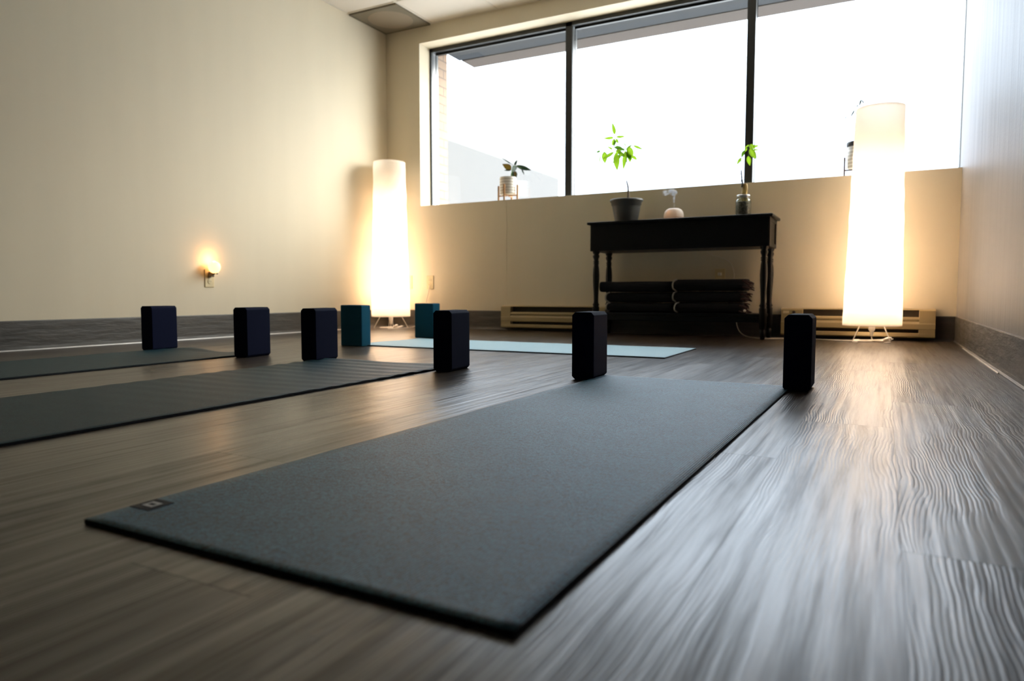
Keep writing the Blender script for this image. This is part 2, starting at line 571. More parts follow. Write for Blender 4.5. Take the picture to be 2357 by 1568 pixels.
# ------------------------------------------------------------------ room shell
SILL, HEAD, WL = 1.026, 2.362, -3.481
FR0, FR1, OUT0, OUT1 = 5.065, 5.175, 5.19, 5.35      # frame depth, brick depth
struct('floor', B((LEFT - 0.1, RIGHT + 0.1, FRONT - 0.1, BACK + 0.02, -0.12, 0.0)), M['floor'])
struct('ceiling', B((LEFT - 0.1, RIGHT + 0.1, FRONT - 0.1, BACK + 0.02, CEIL, CEIL + 0.12)), M['ceiling'])
struct('wall_left', B((LEFT - 0.12, LEFT, FRONT - 0.1, OUT0, -0.12, CEIL + 0.12)), M['wall'])
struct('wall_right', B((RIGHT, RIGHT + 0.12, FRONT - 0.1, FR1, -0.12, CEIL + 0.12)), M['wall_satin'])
struct('wall_front', B((LEFT, RIGHT, FRONT - 0.12, FRONT, -0.12, CEIL + 0.12)), M['front_wall'])
struct('wall_back', B((LEFT, WL, BACK, OUT0, -0.12, CEIL + 0.12), (WL, RIGHT, BACK, OUT0, -0.12, SILL), (WL, RIGHT, BACK, OUT0, HEAD, CEIL + 0.12)), M['wall'])
struct('wall_outside', B((LEFT - 1.6, WL - 0.01, OUT0, OUT1, -0.3, 3.1), (WL - 0.01, 3.0, OUT0, OUT1, -0.3, SILL - 0.03), (WL - 0.01, 3.0, OUT0, OUT1, 2.42, 3.1)), M['brick'])
struct('wall_neighbour_room', B((RIGHT + 0.12, 3.0, FR1 - 0.05, OUT0, -0.12, 3.1)), M['shade_wall'])
struct('ground', B((-60, 60, OUT1, 70, -0.5, -0.3)), M['ground'])

# windows: black caps toward the room, aluminium sides, clear pane
frames = [(-3.481, -2.195), (-2.195, -0.853), (-0.853, RIGHT)]
FT = 0.028
for i, (x0, x1) in enumerate(frames):
    w = bpy.data.objects.new('window_%d' % (i + 1), None)
    C.objects.link(w)
    w['kind'] = 'structure'
    a = x0 + (0.0 if i else 0.0)
    xl = x0 + (FT if i == 0 else 0.0275)
    xr = x1 - (0.0275 if i < 2 else 0.004)
    bl = [(x0, x1, FR0, FR0 + 0.014, HEAD - 0.032, HEAD), (x0, x1, FR0 + 0.014, FR1, HEAD - 0.03, HEAD), (x0, x1, FR0, FR0 + 0.014, SILL, SILL + 0.004)]
    if i == 0:
        bl.append((x0, x0 + 0.014, FR0, FR0 + 0.014, SILL, HEAD))
    else:
        bl.append((x0, xl, FR0, FR0 + 0.014, SILL, HEAD))
    if i < 2:
        bl.append((xr, x1, FR0, FR0 + 0.014, SILL, HEAD))
    f = obj('window_frame', B(*bl), M['black'], w)
    al = [(x0, x1, FR0 + 0.014, FR1, SILL, SILL + 0.004), (xr, x1, FR0 + 0.014, FR1, SILL, HEAD - 0.03)]
    al.append((x0, x0 + 0.012, FR0 + 0.014, FR1, SILL, HEAD - 0.03) if i == 0 else (x0, xl - 0.006, FR0 + 0.014, FR1, SILL, HEAD - 0.03))
    obj('glazing_channel', B(*al), M['aluminium'], w)
    # dark gasket line around the pane
    obj('gasket', B((xl, xr, 5.112, 5.118, HEAD - 0.046, HEAD - 0.03), (xr - 0.006, xr, 5.112, 5.118, SILL, HEAD - 0.03) if i < 2 else (xr - 0.001, xr, 5.112, 5.118, SILL, HEAD), (xl, xl + 0.005, 5.112, 5.118, SILL, HEAD - 0.03)), M['black'], w)
    obj('pane', B((xl - 0.004, xr, 5.113, 5.117, SILL + 0.002, HEAD - 0.03)), M['glass'], w)

# canopy outside above the windows
struct('trim_1', B((-3.40, 3.0, OUT0 + 0.001, 5.41, 2.352, 2.419)), M['canopy_grey'], 'grey flashing strip under the canopy outside')
struct('trim_2', B((-3.375, 3.0, 5.41, 5.62, 2.346, 2.75)), M['canopy_pale'], 'pale outer board of the canopy outside')

# cove baseboards (profile swept straight, toe at the floor)
def cove_bm(p0, p1, inward):
    p0, p1, n = Vector(p0), Vector(p1), Vector(inward)
    prof = [(0, 0), (0.012, 0), (0.011, 0.004), (0.006, 0.010), (0.0038, 0.022), (0.0035, 0.146), (0.0022, 0.151), (0, 0.151)]
    bm = bmesh.new()
    ra = [bm.verts.new(p0 + n * a + Vector((0, 0, z))) for a, z in prof]
    rb = [bm.verts.new(p1 + n * a + Vector((0, 0, z))) for a, z in prof]
    for j in range(len(prof)):
        j2 = (j + 1) % len(prof)
        bm.faces.new((ra[j], ra[j2], rb[j2], rb[j]))
    bm.faces.new(ra)
    bm.faces.new(rb)
    return bm
struct('baseboard_left', cove_bm((LEFT, FRONT, 0), (LEFT, BACK, 0), (1, 0, 0)), M['cove'])
struct('baseboard_right', cove_bm((RIGHT, FRONT, 0), (RIGHT, BACK, 0), (-1, 0, 0)), M['cove'])
struct('baseboard_back', cove_bm((LEFT + 0.004, BACK, 0), (RIGHT - 0.004, BACK, 0), (0, -1, 0)), M['cove'])
struct('baseboard_front', cove_bm((LEFT + 0.004, FRONT, 0), (RIGHT - 0.004, FRONT, 0), (0, 1, 0)), M['cove'])
# caulk bead along the left baseboard, and the shorter one at the right
def bead(x, y0, y1, r, side, seed):
    pts = []
    n = 40
    for i in range(n + 1):
        y = y0 + (y1 - y0) * i / n
        pts.append((x + side * 0.002 * noise.noise(Vector((y * 5, seed, 0))), y, 0.002))
    bm = bmesh.new()
    tube(bm, pts, r, 6, smoothed=False)
    return bm
struct('trim_3', bead(LEFT + 0.013, 1.2, 4.6, 0.0045, 1, 1), M['caulk'], 'white caulk bead along the left baseboard')
struct('trim_4', bead(RIGHT - 0.013, 3.0, 4.3, 0.0035, -1, 2), M['caulk'], 'white caulk bead along the right baseboard')
struct('trim_5', B((-2.663, -2.657, BACK - 0.0012, BACK, 0.19, SILL)), M['wall'], 'drywall seam under the window')

# suspended ceiling bars
bars = [(LEFT, RIGHT, BACK - 0.012, BACK, CEIL - 0.004, CEIL), (LEFT, LEFT + 0.012, FRONT, BACK, CEIL - 0.004, CEIL)]
for kx in range(7):
    x = -3.35 + 0.61 * kx
    if x < RIGHT:
        bars.append((x - 0.011, x + 0.011, FRONT, BACK - 0.012, CEIL - 0.004, CEIL))
for ky in range(12):
    y = 4.43 - 0.61 * ky
    if y > FRONT:
        bars.append((LEFT + 0.012, RIGHT, y - 0.011, y + 0.011, CEIL - 0.0038, CEIL))
struct('trim_6', B(*bars), M['grid'], 'ceiling grid bars')
v = thing('ceiling_vent', 'square brown ceiling vent with a round disc in the far left corner', 'vent', (-3.588, 4.662, CEIL))
obj('face_plate', B((-0.222, 0.222, -0.216, 0.232, -0.012, -0.004)), M['vent'], v, bevel=0.002)
bm = bmesh.new()
for b in ((-0.228, 0.228, -0.224, -0.214, -0.016, -0.003), (-0.228, 0.228, 0.230, 0.240, -0.016, -0.003), (-0.228, -0.218, -0.214, 0.230, -0.016, -0.003), (0.218, 0.228, -0.214, 0.230, -0.016, -0.003)):
    box(bm, *b)
obj('frame', bm, M['vent'], v)
obj('round_disc', lathe([(0.175, -0.014), (0.18, -0.012), (0.18, -0.011)], 48), M['vent_disc'], v, loc=(0, 0.01, 0))

# neighbouring building
nb = thing('building', 'pale building with a flat coping seen through the leftmost window', 'building', (-6, 9.9, -0.3))
bm = bmesh.new()
prof = [(-9, -6), (0, -6), (0, 3.45), (-0.25, 3.95), (-9, 3.95)]
lo = [bm.verts.new((x, y, 0)) for x, y in prof]
hi = [bm.verts.new((x, y, 2.95)) for x, y in prof]
for j in range(5):
    bm.faces.new((lo[j], lo[(j + 1) % 5], hi[(j + 1) % 5], hi[j]))
bm.faces.new(hi)
obj('building_wall', bm, M['building'], nb)
obj('coping', B((-9, 0.0, -6, 3.45, 2.95, 3.12)), M['coping'], nb)

# ------------------------------------------------------------------ yoga mats
def mat_obj(name, label, group, cx, cy, w, L, rz, material, ripple=0.0, curl=0.0, seed=0, creases=()):
    nx, ny = 24, 110
    bm = bmesh.new()
    th = 0.0055
    def hz(u, v):
        t = max(0.0, (v / L + 0.5))
        x, y = u, v
        z = 0.0
        if ripple:
            z += ripple * (t ** 2) * (0.5 + 0.5 * math.sin(y * 2 * PI / 0.085 + 2.2 * noise.noise(Vector((x * 3, y * 2, seed)))))
        if curl:
            e = max(0.0, (t - 0.93) / 0.07)
            z += curl * e * e * (0.5 + 0.5 * math.sin(x * 14 + seed))
        e = max(0.0, (abs(u) / (w / 2) - 0.9) / 0.1)
        z += 0.0022 * e * max(0.0, noise.noise(Vector((y * 6, seed + 3, math.copysign(1, u)))))
        for (ax, ay, bx, by, hh) in creases:
            A, Bv, Pp = Vector((ax, ay)), Vector((bx, by)), Vector((u, v))
            q = max(0, min(1, (Pp - A).dot(Bv - A) / (Bv - A).length_squared))
            dd = (Pp - A.lerp(Bv, q)).length
            z += hh * math.exp(-(dd / 0.012) ** 2) * math.sin(PI * min(1, max(0, q)))
        return z
    top = [[None] * (ny + 1) for _ in range(nx + 1)]
    bot = [[None] * (ny + 1) for _ in range(nx + 1)]
    for i in range(nx + 1):
        for j in range(ny + 1):
            uu, vv = (i / nx - 0.5) * w, (j / ny - 0.5) * L
            z = hz(uu, vv)
            top[i][j] = bm.verts.new((uu, vv, z + th))
            bot[i][j] = bm.verts.new((uu, vv, z + 0.0003))
    side = []
    for i in range(nx):
        for j in range(ny):
            bm.faces.new((top[i][j], top[i + 1][j], top[i + 1][j + 1], top[i][j + 1]))
            bm.faces.new((bot[i][j], bot[i][j + 1], bot[i + 1][j + 1], bot[i + 1][j]))
    for j in range(ny):
        side.append(bm.faces.new((top[0][j], top[0][j + 1], bot[0][j + 1], bot[0][j])))
        side.append(bm.faces.new((top[nx][j + 1], top[nx][j], bot[nx][j], bot[nx][j + 1])))
    for i in range(nx):
        side.append(bm.faces.new((top[i + 1][0], top[i][0], bot[i][0], bot[i + 1][0])))
        side.append(bm.faces.new((top[i][ny], top[i + 1][ny], bot[i + 1][ny], bot[i][ny])))
    for f in bm.faces:
        f.smooth = True
    for f in side:
        f.material_index = 1
        f.smooth = False
    o = obj(name, bm, [material, M['mat_edge']])
    o.location = (cx, cy, 0)
    o.rotation_euler = (0, 0, rz)
    return tag(o, label, 'yoga mat', group)

g = 'yoga mats rolled out on the floor'
m1 = mat_obj('yoga_mat', 'slate grey yoga mat in the foreground with a small tag on its corner', g, -0.553, 1.382, 0.605, 1.765, -0.012, M['mat_grey'], curl=0.0, seed=1,
             creases=[(0.20, 0.22, 0.25, 0.50, 0.0016), (-0.1, 0.55, -0.12, 0.72, 0.001)])
tg = obj('mat_tag', B((-0.019, 0.019, -0.019, 0.019, 0, 0.0006)), M['tag_dark'], m1, loc=(-0.283, -0.805, 0.0055))
tg.rotation_euler = (0, 0, 0.0)
obj('tag_print', B((-0.010, 0.010, -0.0085, -0.0035, 0.0006, 0.001), (-0.010, 0.010, 0.0035, 0.0085, 0.0006, 0.001), (-0.010, -0.006, -0.0035, 0.0035, 0.0006, 0.001), (0.006, 0.010, -0.0035, 0.0035, 0.0006, 0.001)), M['tag_white'], tg)
mat_obj('yoga_mat', 'dark teal yoga mat with ripples at its far end, second mat from the left wall', g, -1.775, 1.385, 0.64, 1.75, 0.02, M['mat_teal'], ripple=0.0042, curl=0.004, seed=4)
mat_obj('yoga_mat', 'teal yoga mat nearest the left wall with a curled far edge', g, -2.895, 1.44, 0.64, 1.75, 0.03, M['mat_teal'], ripple=0.0012, curl=0.014, seed=2.97)
mat_obj('yoga_mat', 'pale aqua yoga mat lying crosswise in front of the black table', g, -1.715, 3.317, 0.605, 1.735, PI / 2 + 0.008, M['mat_aqua'], ripple=0.0, curl=0.003, seed=9)

# ------------------------------------------------------------------ yoga blocks (3 x 6 x 9 inch foam)
def block_mesh(wx, wy, name, material, big, small):
    bm = bmesh.new()
    box(bm, -wx / 2, wx / 2, -wy / 2, wy / 2, 0, 0.224)
    bm.edges.ensure_lookup_table()
    ed = [e for e in bm.edges if abs((e.verts[0].co - e.verts[1].co).normalized().y) > 0.9]
    if big:
        bmesh.ops.bevel(bm, geom=ed, offset=big, segments=1, affect='EDGES', profile=0.5)
    o = obj(name, bm, material, bevel=small, segs=3)
    return o
gn = 'navy foam yoga blocks standing at the mat ends'
gt = 'teal foam yoga blocks standing at the aqua mat'
navy = [
    (-3.263, 2.312, 6.0, 'navy yoga block nearest the left wall, at the leftmost mat'),
    (-2.545, 2.266, 7.5, 'navy yoga block at the right corner of the leftmost teal mat'),
    (-2.139, 2.268, 6.5, 'navy yoga block at the left corner of the rippled middle mat, beside a teal block'),
    (-1.431, 2.214, 6.0, 'navy yoga block at the right corner of the rippled middle mat'),
    (-0.881, 2.226, 3.5, 'navy yoga block at the far left corner of the slate foreground mat'),
    (-0.219, 2.249, 0.8, 'nearly black yoga block at the far right corner of the slate mat, nearest the camera'),
]
b0 = block_mesh(0.076, 0.152, 'yoga_block', M['navy'], 0.0105, 0.0018)
for i, (x, y, r, lab) in enumerate(navy):
    o = b0 if i == 0 else b0.copy()
    if i:
        C.objects.link(o)
    o.location = (x, y, 0.0)
    o.rotation_euler = (0, 0, math.radians(r))
    tag(o, lab, 'yoga block', gn)
t0 = block_mesh(0.152, 0.076, 'yoga_block', M['teal'], 0.0, 0.006)
for i, (x, y, r, lab) in enumerate([(-2.566, 3.000, -2, 'teal yoga block at the near left corner of the aqua mat'), (-2.635, 3.785, -3.5, 'teal yoga block at the far left corner of the aqua mat, behind a navy block')]):
    o = t0 if i == 0 else t0.copy()
    if i:
        C.objects.link(o)
    o.location = (x, y, 0.0)
    o.rotation_euler = (0, 0, math.radians(r))
    tag(o, lab, 'yoga block', gt)

# ------------------------------------------------------------------ paper floor lamps
def floor_lamp(loc, label, seed, cord_pts, rz=0.0, lean=0.0):
    t = thing('floor_lamp', label, 'lamp', loc, rz, 'paper column floor lamps')
    # shade: tapered paper tube over wire hoops, open at both ends
    prof = []
    n = 66
    z0, z1 = 0.098, 1.365
    for i in range(n + 1):
        s = i / n
        z = z0 + (z1 - z0) * s
        r = 0.158 - 0.030 * s + 0.0012 * abs(math.sin(s * PI * 11))
        prof.append((r, z))
    bm = lathe(prof, 56, close=False, wob=0.0038, seed=seed)
    for vv in bm.verts:
        vv.co.x += lean * (vv.co.z - z0)
    bmesh.ops.solidify(bm, geom=bm.faces[:], thickness=0.0006)
    sh = obj('lamp_shade', bm, M['paper'], t, smooth=True)
    # hoops inside the shade
    for z, r in ((0.102, 0.154), (1.36, 0.124)):
        obj('wire_hoop', T([(r * math.cos(a * PI / 12) + lean * (z - z0), r * math.sin(a * PI / 12), z) for a in range(25)], 0.0015, 5, smoothed=False), M['wire'], t)
    # four wire legs, bent along the floor
    for a in (225, 315, 135, 45):
        r = math.radians(a)
        c, s = math.cos(r), math.sin(r)
        sg = 1 if a in (225, 45) else -1
        bm = bmesh.new()
        tube(bm, [(0.018 * c, 0.018 * s, 0.15), (0.05 * c, 0.05 * s, 0.138), (0.082 * c, 0.082 * s, 0.11), (0.135 * c, 0.135 * s, 0.016), (0.140 * c, 0.140 * s, 0.004)], 0.0024, 6, smoothed=False)
        tube(bm, [(0.140 * c, 0.140 * s, 0.004), (0.140 * c - sg * 0.045 * s, 0.140 * s + sg * 0.045 * c, 0.004)], 0.0032, 6, smoothed=False)
        obj('leg', bm, M['wire'], t)
    obj('socket', lathe([(0.005, 0.035), (0.0085, 0.038), (0.0105, 0.062), (0.016, 0.070), (0.018, 0.075), (0.018, 0.16), (0.015, 0.165), (0, 0.165)], 16), M['white_plastic'], t, smooth=True)
    obj('bulb', lathe([(0.012, 0.165), (0.016, 0.185), (0.030, 0.215), (0.034, 0.24), (0.028, 0.265), (0.012, 0.278), (0, 0.28)], 20), M['bulb'], t, smooth=True)
    # the bulb's light, spread over four added point lights up the shade
    for z, power in ((0.32, 0.36), (0.55, 0.32), (0.80, 0.22), (1.05, 0.10)):
        ld = bpy.data.lights.new('shade_fill_light', 'POINT')
        ld.energy = LAMP_W * power
        ld.color = (1.0, 0.81, 0.68)
        ld.shadow_soft_size = 0.05
        lo = bpy.data.objects.new('shade_fill_light', ld)
        C.objects.link(lo)
        lo.location = (0, 0, z)
        lo.parent = t
    bm = bmesh.new()
    tube(bm, [(0, 0, 0.04), (0.006, -0.01, 0.012), (0.03, -0.03, 0.006), (0.07, -0.02, 0.006), (0.10, 0.0, 0.012), (0.085, 0.03, 0.014), (0.04, 0.028, 0.006), (0.0, -0.03, 0.006), (-0.06, -0.045, 0.005), (-0.10, -0.02, 0.005), (-0.06, 0.03, 0.006), (0.03, 0.05, 0.010), (0.10, 0.03, 0.018), (0.108, -0.01, 0.02), (0.06, -0.035, 0.010), (-0.03, -0.02, 0.010)] + cord_pts, 0.0032, 6)
    obj('power_cord', bm, M['wire'], t, smooth=True)
    obj('cord_switch', lathe([(0, 0), (0.008, 0.004), (0.010, 0.02), (0.009, 0.038), (0.004, 0.046), (0, 0.047)], 12), M['white_plastic'], t, smooth=True, loc=(0.062, -0.05, 0.014)).rotation_euler = (0.2, 1.2, 0.3)
    return t

floor_lamp((-3.632, 4.69, 0), 'glowing white paper floor lamp standing in the far left corner', 3,
           [(0.05, -0.06, 0.004), (0.16, -0.05, 0.004), (0.22, 0.06, 0.03), (0.225, 0.16, 0.16), (0.24, 0.2, 0.30), (0.2465, 0.2095, 0.355)], lean=0.0)
floor_lamp((-0.062, 4.675, 0), 'glowing white paper floor lamp on the right, in front of the right heater', 8,
           [(-0.12, -0.03, 0.005), (-0.25, 0.02, 0.004), (-0.40, 0.10, 0.004), (-0.52, 0.02, 0.004), (-0.62, -0.02, 0.004), (-0.74, 0.13, 0.008), (-0.80, 0.19, 0.05), (-0.83, 0.215, 0.16), (-0.87, 0.222, 0.30), (-0.91, 0.219, 0.385)], rz=0.0, lean=0.006)

# ------------------------------------------------------------------ console table
tb = thing('console_table', 'black console table with turned legs and a low shelf below the window', 'table', (-1.2165, 4.70, 0))
TW, TD = 0.5785, 0.155
obj('table_top', B((-0.6035, 0.6035, -0.18, 0.172, 0.757, 0.775)), M['table'], tb, bevel=0.006, segs=3)
bm = B((-TW, TW, -TD, TD - 0.003, 0.578, 0.757))
obj('apron', bm, M['table'], tb, bevel=0.002)
# framed side panels
for s in (1, -1):
    x = s * TW
    bm = bmesh.new()
    e = 0.007 * s
    for b in ((x, x + e, -TD, TD - 0.003, 0.578, 0.603), (x, x + e, -TD, TD - 0.003, 0.734, 0.757), (x, x + e, -TD, -TD + 0.035, 0.603, 0.734), (x, x + e, TD - 0.038, TD - 0.003, 0.603, 0.734)):
        b = list(b)
        if b[0] > b[1]:
            b[0], b[1] = b[1], b[0]
        box(bm, *b)
    obj('side_frame', bm, M['table'], tb, bevel=0.001)
leg_prof = [(0.010, 0.0), (0.014, 0.004), (0.017, 0.03), (0.020, 0.055), (0.014, 0.062), (0.021, 0.070), (0.021, 0.075), (0.023, 0.078), (0.0235, 0.19), (0.024, 0.194), (0.019, 0.200), (0.0235, 0.212), (0.018, 0.222), (0.0165, 0.24), (0.0185, 0.30), (0.0225, 0.37), (0.0235, 0.41), (0.021, 0.46), (0.0175, 0.482), (0.0165, 0.488), (0.0215, 0.494), (0.0165, 0.500), (0.0215, 0.507), (0.0165, 0.514), (0.017, 0.525), (0.022, 0.538), (0.0235, 0.548), (0.018, 0.556), (0.024, 0.568), (0.026, 0.578), (0.026, 0.60)]
for sx in (-1, 1):
    for sy in (-1, 1):
        obj('leg', lathe(leg_prof, 20), M['table'], tb, smooth=True, loc=(sx * 0.552, sy * 0.127, 0))
obj('shelf', B((-0.55, 0.55, -0.128, 0.128, 0.140, 0.160), (-0.53, 0.53, -0.128, -0.112, 0.105, 0.140)), M['table'], tb, bevel=0.003)  # front board under the shelf is added to darken the gap below

# folded blankets on the shelf: two stacks of three
def blanket(loc, L, W, h, label, edge, fringe, seed, rz=0.0):
    t = thing('folded_blanket', label, 'blanket', loc, rz, 'folded dark blankets on the table shelf')
    nl, nr = 26, 22
    bm = bmesh.new()
    rings = []
    for i in range(nl + 1):
        x = (i / nl - 0.5) * L
        sh = 1.0 - 0.16 * max(0.0, abs(2 * i / nl - 1) - 0.86) / 0.14
        ring = []
        for j in range(nr):
            a = 2 * PI * j / nr
            ca, sa = math.cos(a), math.sin(a)
            yy = math.copysign(abs(ca) ** 0.45, ca) * W / 2 * sh
            zz = math.copysign(abs(sa) ** 0.55, sa) * h / 2
            nn = noise.noise(Vector((x * 7, yy * 9, seed + zz * 20)))
            zz = h / 2 + zz * (0.985 + 0.10 * nn * (-1 if sa > 0 else 0) * (nn > 0))
            ring.append(bm.verts.new((x + 0.004 * nn, yy + 0.005 * nn, min(h - 0.0004, max(0.0004, zz)))))
        rings.append(ring)
    for a, b in zip(rings, rings[1:]):
        for j in range(nr):
            bm.faces.new((a[j], a[(j + 1) % nr], b[(j + 1) % nr], b[j]))
    bm.faces.new(rings[0])
    bm.faces.new(rings[-1][::-1])
    obj('folded_body', bm, M['blanket'], t, smooth=True)
    # fold lines on the front face
    bm = bmesh.new()
    tube(bm, [((i / 12 - 0.5) * L * 0.94, -W / 2 + 0.003, h * (0.52 + 0.05 * math.sin(i * 0.9 + seed))) for i in range(13)], 0.0042, 6)
    obj('fold_edge', bm, M['blanket'], t, smooth=True)
    if edge:
        bm = bmesh.new()
        tube(bm, [(-L / 2 + 0.012, -W / 2 + 0.022, h * 0.05), (-L / 2 + 0.001, -W / 2 - 0.003, h * 0.22), (-L / 2 - 0.002, -W / 2 - 0.004, h * 0.55), (-L / 2 + 0.006, -W / 2 - 0.002, h * 0.84), (-L / 2 + 0.022, -W / 2 + 0.016, h * 0.99)], 0.0052, 6)
        obj('edge_binding', bm, M['blanket_edge'], t, smooth=True)
    if fringe:
        rg = random.Random(seed)
        bm = bmesh.new()
        for q in range(20):
            y = -W / 2 + 0.01 + (W - 0.02) * (q % 10) / 9
            z = h * (0.25 + 0.5 * (q // 10)) + rg.uniform(-0.006, 0.008)
            x = L / 2 - 0.012
            dx, dz = rg.uniform(0.028, 0.05), rg.uniform(-0.014, 0.006)
            tube(bm, [(x, y, z), (x + dx * 0.6, y + rg.uniform(-0.01, 0.006), max(0.005, z + dz)), (x + dx, y + rg.uniform(-0.01, 0.01), max(0.005, z + dz * 1.3 - 0.008))], 0.0055, 6, r1=0.0035)
        obj('fringe', bm, M['fringe'], t, smooth=True)
    return t
S0 = 0.1605
blanket((-1.468, 4.705, S0), 0.46, 0.22, 0.066, 'charcoal folded blanket at the bottom of the left stack', True, False, 1)
blanket((-1.470, 4.700, S0 + 0.0665), 0.46, 0.22, 0.070, 'charcoal folded blanket in the middle of the left stack, pale binding at its end', True, False, 2)
blanket((-1.500, 4.690, S0 + 0.137), 0.50, 0.23, 0.074, 'charcoal folded blanket on top of the left stack, jutting out left', False, False, 3)
r1 = blanket((-1.010, 4.70, S0), 0.42, 0.22, 0.070, 'charcoal folded blanket at the bottom of the right stack with a pale tassel', True, True, 4)
obj('tassel_bead', lathe([(0, 0), (0.007, 0.003), (0.009, 0.010), (0.006, 0.017), (0, 0.019)], 12), M['white_plastic'], r1, smooth=True, loc=(0.232, -0.10, 0.008))
blanket((-1.012, 4.70, S0 + 0.0705), 0.44, 0.22, 0.072, 'charcoal folded blanket in the middle of the right stack with a fringed end', True, True, 5)
blanket((-1.005, 4.69, S0 + 0.143), 0.45, 0.23, 0.078, 'charcoal folded blanket on top of the right stack, pale binding and fringe', True, True, 6)

# ------------------------------------------------------------------ plants
def leaves(root, origin, items, px, materials, seed=0, droop=0.0):
    rg = random.Random(seed)
    for i, it in enumerate(items):
        b, tp, w = it[:3]
        mk = it[3] if len(it) > 3 else materials[rg.randrange(len(materials))]
        dy0, dy1 = rg.uniform(-0.012, 0.012), rg.uniform(-0.035, 0.03)
        bv = Vector((b[0], origin[1] + dy0, b[1])) - Vector(origin)
        tv = Vector((tp[0], origin[1] + dy1, tp[1])) - Vector(origin)
        obj('leaf', leaf(bv, tv, 1.35 * w / px, droop=droop, out=rg.uniform(-0.006, 0.006)), M[mk], root, smooth=True)

# money tree in a grey plastic pot
O = (-1.598, 4.70, 0.7752)
mt = thing('potted_tree', 'young bright green money tree in a grey plastic pot on the table left', 'potted plant', O)
obj('pot', lathe([(0.070, 0), (0.076, 0.004), (0.080, 0.02), (0.096, 0.105), (0.098, 0.118), (0.103, 0.122), (0.105, 0.140), (0.112, 0.146), (0.114, 0.158), (0.110, 0.160), (0.104, 0.158), (0.098, 0.145), (0.094, 0.13), (0, 0.13)], 40, close=True), M['pot_grey'], mt, smooth=True)
obj('soil', lathe([(0, 0.131), (0.094, 0.131), (0.092, 0.137), (0, 0.141)], 28), M['soil'], mt, smooth=True)
bm = bmesh.new()
tube(bm, [(0.013, 0, 0.135), (0.013, 0, 0.175), (0.012, 0, 0.222)], 0.0135, 10, r1=0.006)
tube(bm, [(0.012, 0, 0.215), (0.010, 0, 0.25), (0.004, 0, 0.27), (0.0, 0, 0.290)], 0.0065, 8, r1=0.004)
obj('trunk', bm, M['bark'], mt, smooth=True)
bm = bmesh.new()
def W_(x, z, y=4.70):
    return (x - O[0], y - O[1], z - O[2])
tube(bm, [(0.001, 0, 0.283), W_(-1.597, 1.134), W_(-1.598, 1.21), W_(-1.600, 1.281)], 0.0021, 6)
tube(bm, [W_(-1.600, 1.281), W_(-1.645, 1.29), W_(-1.689, 1.300), W_(-1.687, 1.368)], 0.0030, 6)
tube(bm, [W_(-1.600, 1.275), W_(-1.645, 1.27), W_(-1.689, 1.28), W_(-1.73, 1.275), W_(-1.769, 1.268)], 0.0015, 6)
tube(bm, [W_(-1.600, 1.275), W_(-1.58, 1.30), W_(-1.557, 1.301)], 0.0015, 6)
obj('branches', bm, M['green_stem'], mt, smooth=True)
obj('bark_chip', B((0.080, 0.098, -0.02, -0.004, 0.139, 0.158)), M['stump'], mt, bevel=0.004)
ml = [((-1.688, 1.388), (-1.713, 1.479), 7.5, 'leaf_bright'), ((-1.698, 1.371), (-1.78, 1.373), 5.8, 'leaf_bright'), ((-1.676, 1.369), (-1.607, 1.367), 5, 'leaf_bright'),
      ((-1.690, 1.362), (-1.716, 1.317), 6.6, 'leaf_bright'), ((-1.680, 1.362), (-1.653, 1.318), 5, 'leaf_bright'), ((-1.685, 1.35), (-1.682, 1.299), 5.8, 'leaf_deep'),
      ((-1.700, 1.287), (-1.755, 1.32), 4.2, 'leaf_bright'), ((-1.684, 1.304), (-1.619, 1.278), 8, 'leaf_deep'), ((-1.681, 1.279), (-1.625, 1.252), 10, 'leaf_bright'),
      ((-1.695, 1.272), (-1.768, 1.223), 7, 'leaf_bright'), ((-1.769, 1.282), (-1.766, 1.2), 11.6, 'leaf_bright'), ((-1.796, 1.29), (-1.826, 1.279), 4.2, 'leaf_deep'),
      ((-1.79, 1.262), (-1.812, 1.184), 2.4, 'leaf_bright'), ((-1.642, 1.252), (-1.712, 1.198), 8, 'leaf_deep'), ((-1.678, 1.265), (-1.659, 1.135), 12.5, 'leaf_bright'),
      ((-1.606, 1.27), (-1.618, 1.138), 9, 'leaf_bright'), ((-1.575, 1.293), (-1.579, 1.189), 14, 'leaf_bright'), ((-1.553, 1.300), (-1.488, 1.27), 5, 'leaf_bright'),
      ((-1.562, 1.232), (-1.523, 1.2), 6, 'leaf_bright'), ((-1.600, 1.279), (-1.570, 1.313), 4, 'leaf_bright'), ((-1.606, 1.30), (-1.63, 1.333), 2.5, 'leaf_bright'),
      ((-1.600, 1.278), (-1.567, 1.20), 9, 'leaf_deep'), ((-1.655, 1.262), (-1.600, 1.225), 8, 'leaf_bright')]
leaves(mt, O, ml, 329, ['leaf_bright'], 5)

# cutting in a gravel jar
O = (-0.818, 4.70, 0.7752)
jp = thing('jar_plant', 'glass jar of gravel with a leafy cutting and stump on the right of the table', 'potted plant', O)
obj('jar', lathe([(0.040, 0), (0.046, 0.003), (0.048, 0.010), (0.048, 0.096), (0.046, 0.106), (0.038, 0.116), (0.037, 0.118), (0.040, 0.121), (0.040, 0.138), (0.038, 0.140), (0.0355, 0.138), (0.0345, 0.117), (0.0435, 0.104), (0.0455, 0.095), (0.0455, 0.010), (0.040, 0.004), (0, 0.004)], 32, close=True), M['jar_glass'], jp, smooth=True)
obj('neck_highlight_ring', lathe([(0.0402, 0.122), (0.0412, 0.124), (0.0412, 0.137), (0.0402, 0.139), (0.0385, 0.1405), (0.0385, 0.1395), (0.0395, 0.137), (0.0395, 0.124)], 32, close=False), M['aluminium'], jp, smooth=True)  # bright metal ring added in place of the clear glass neck's highlight
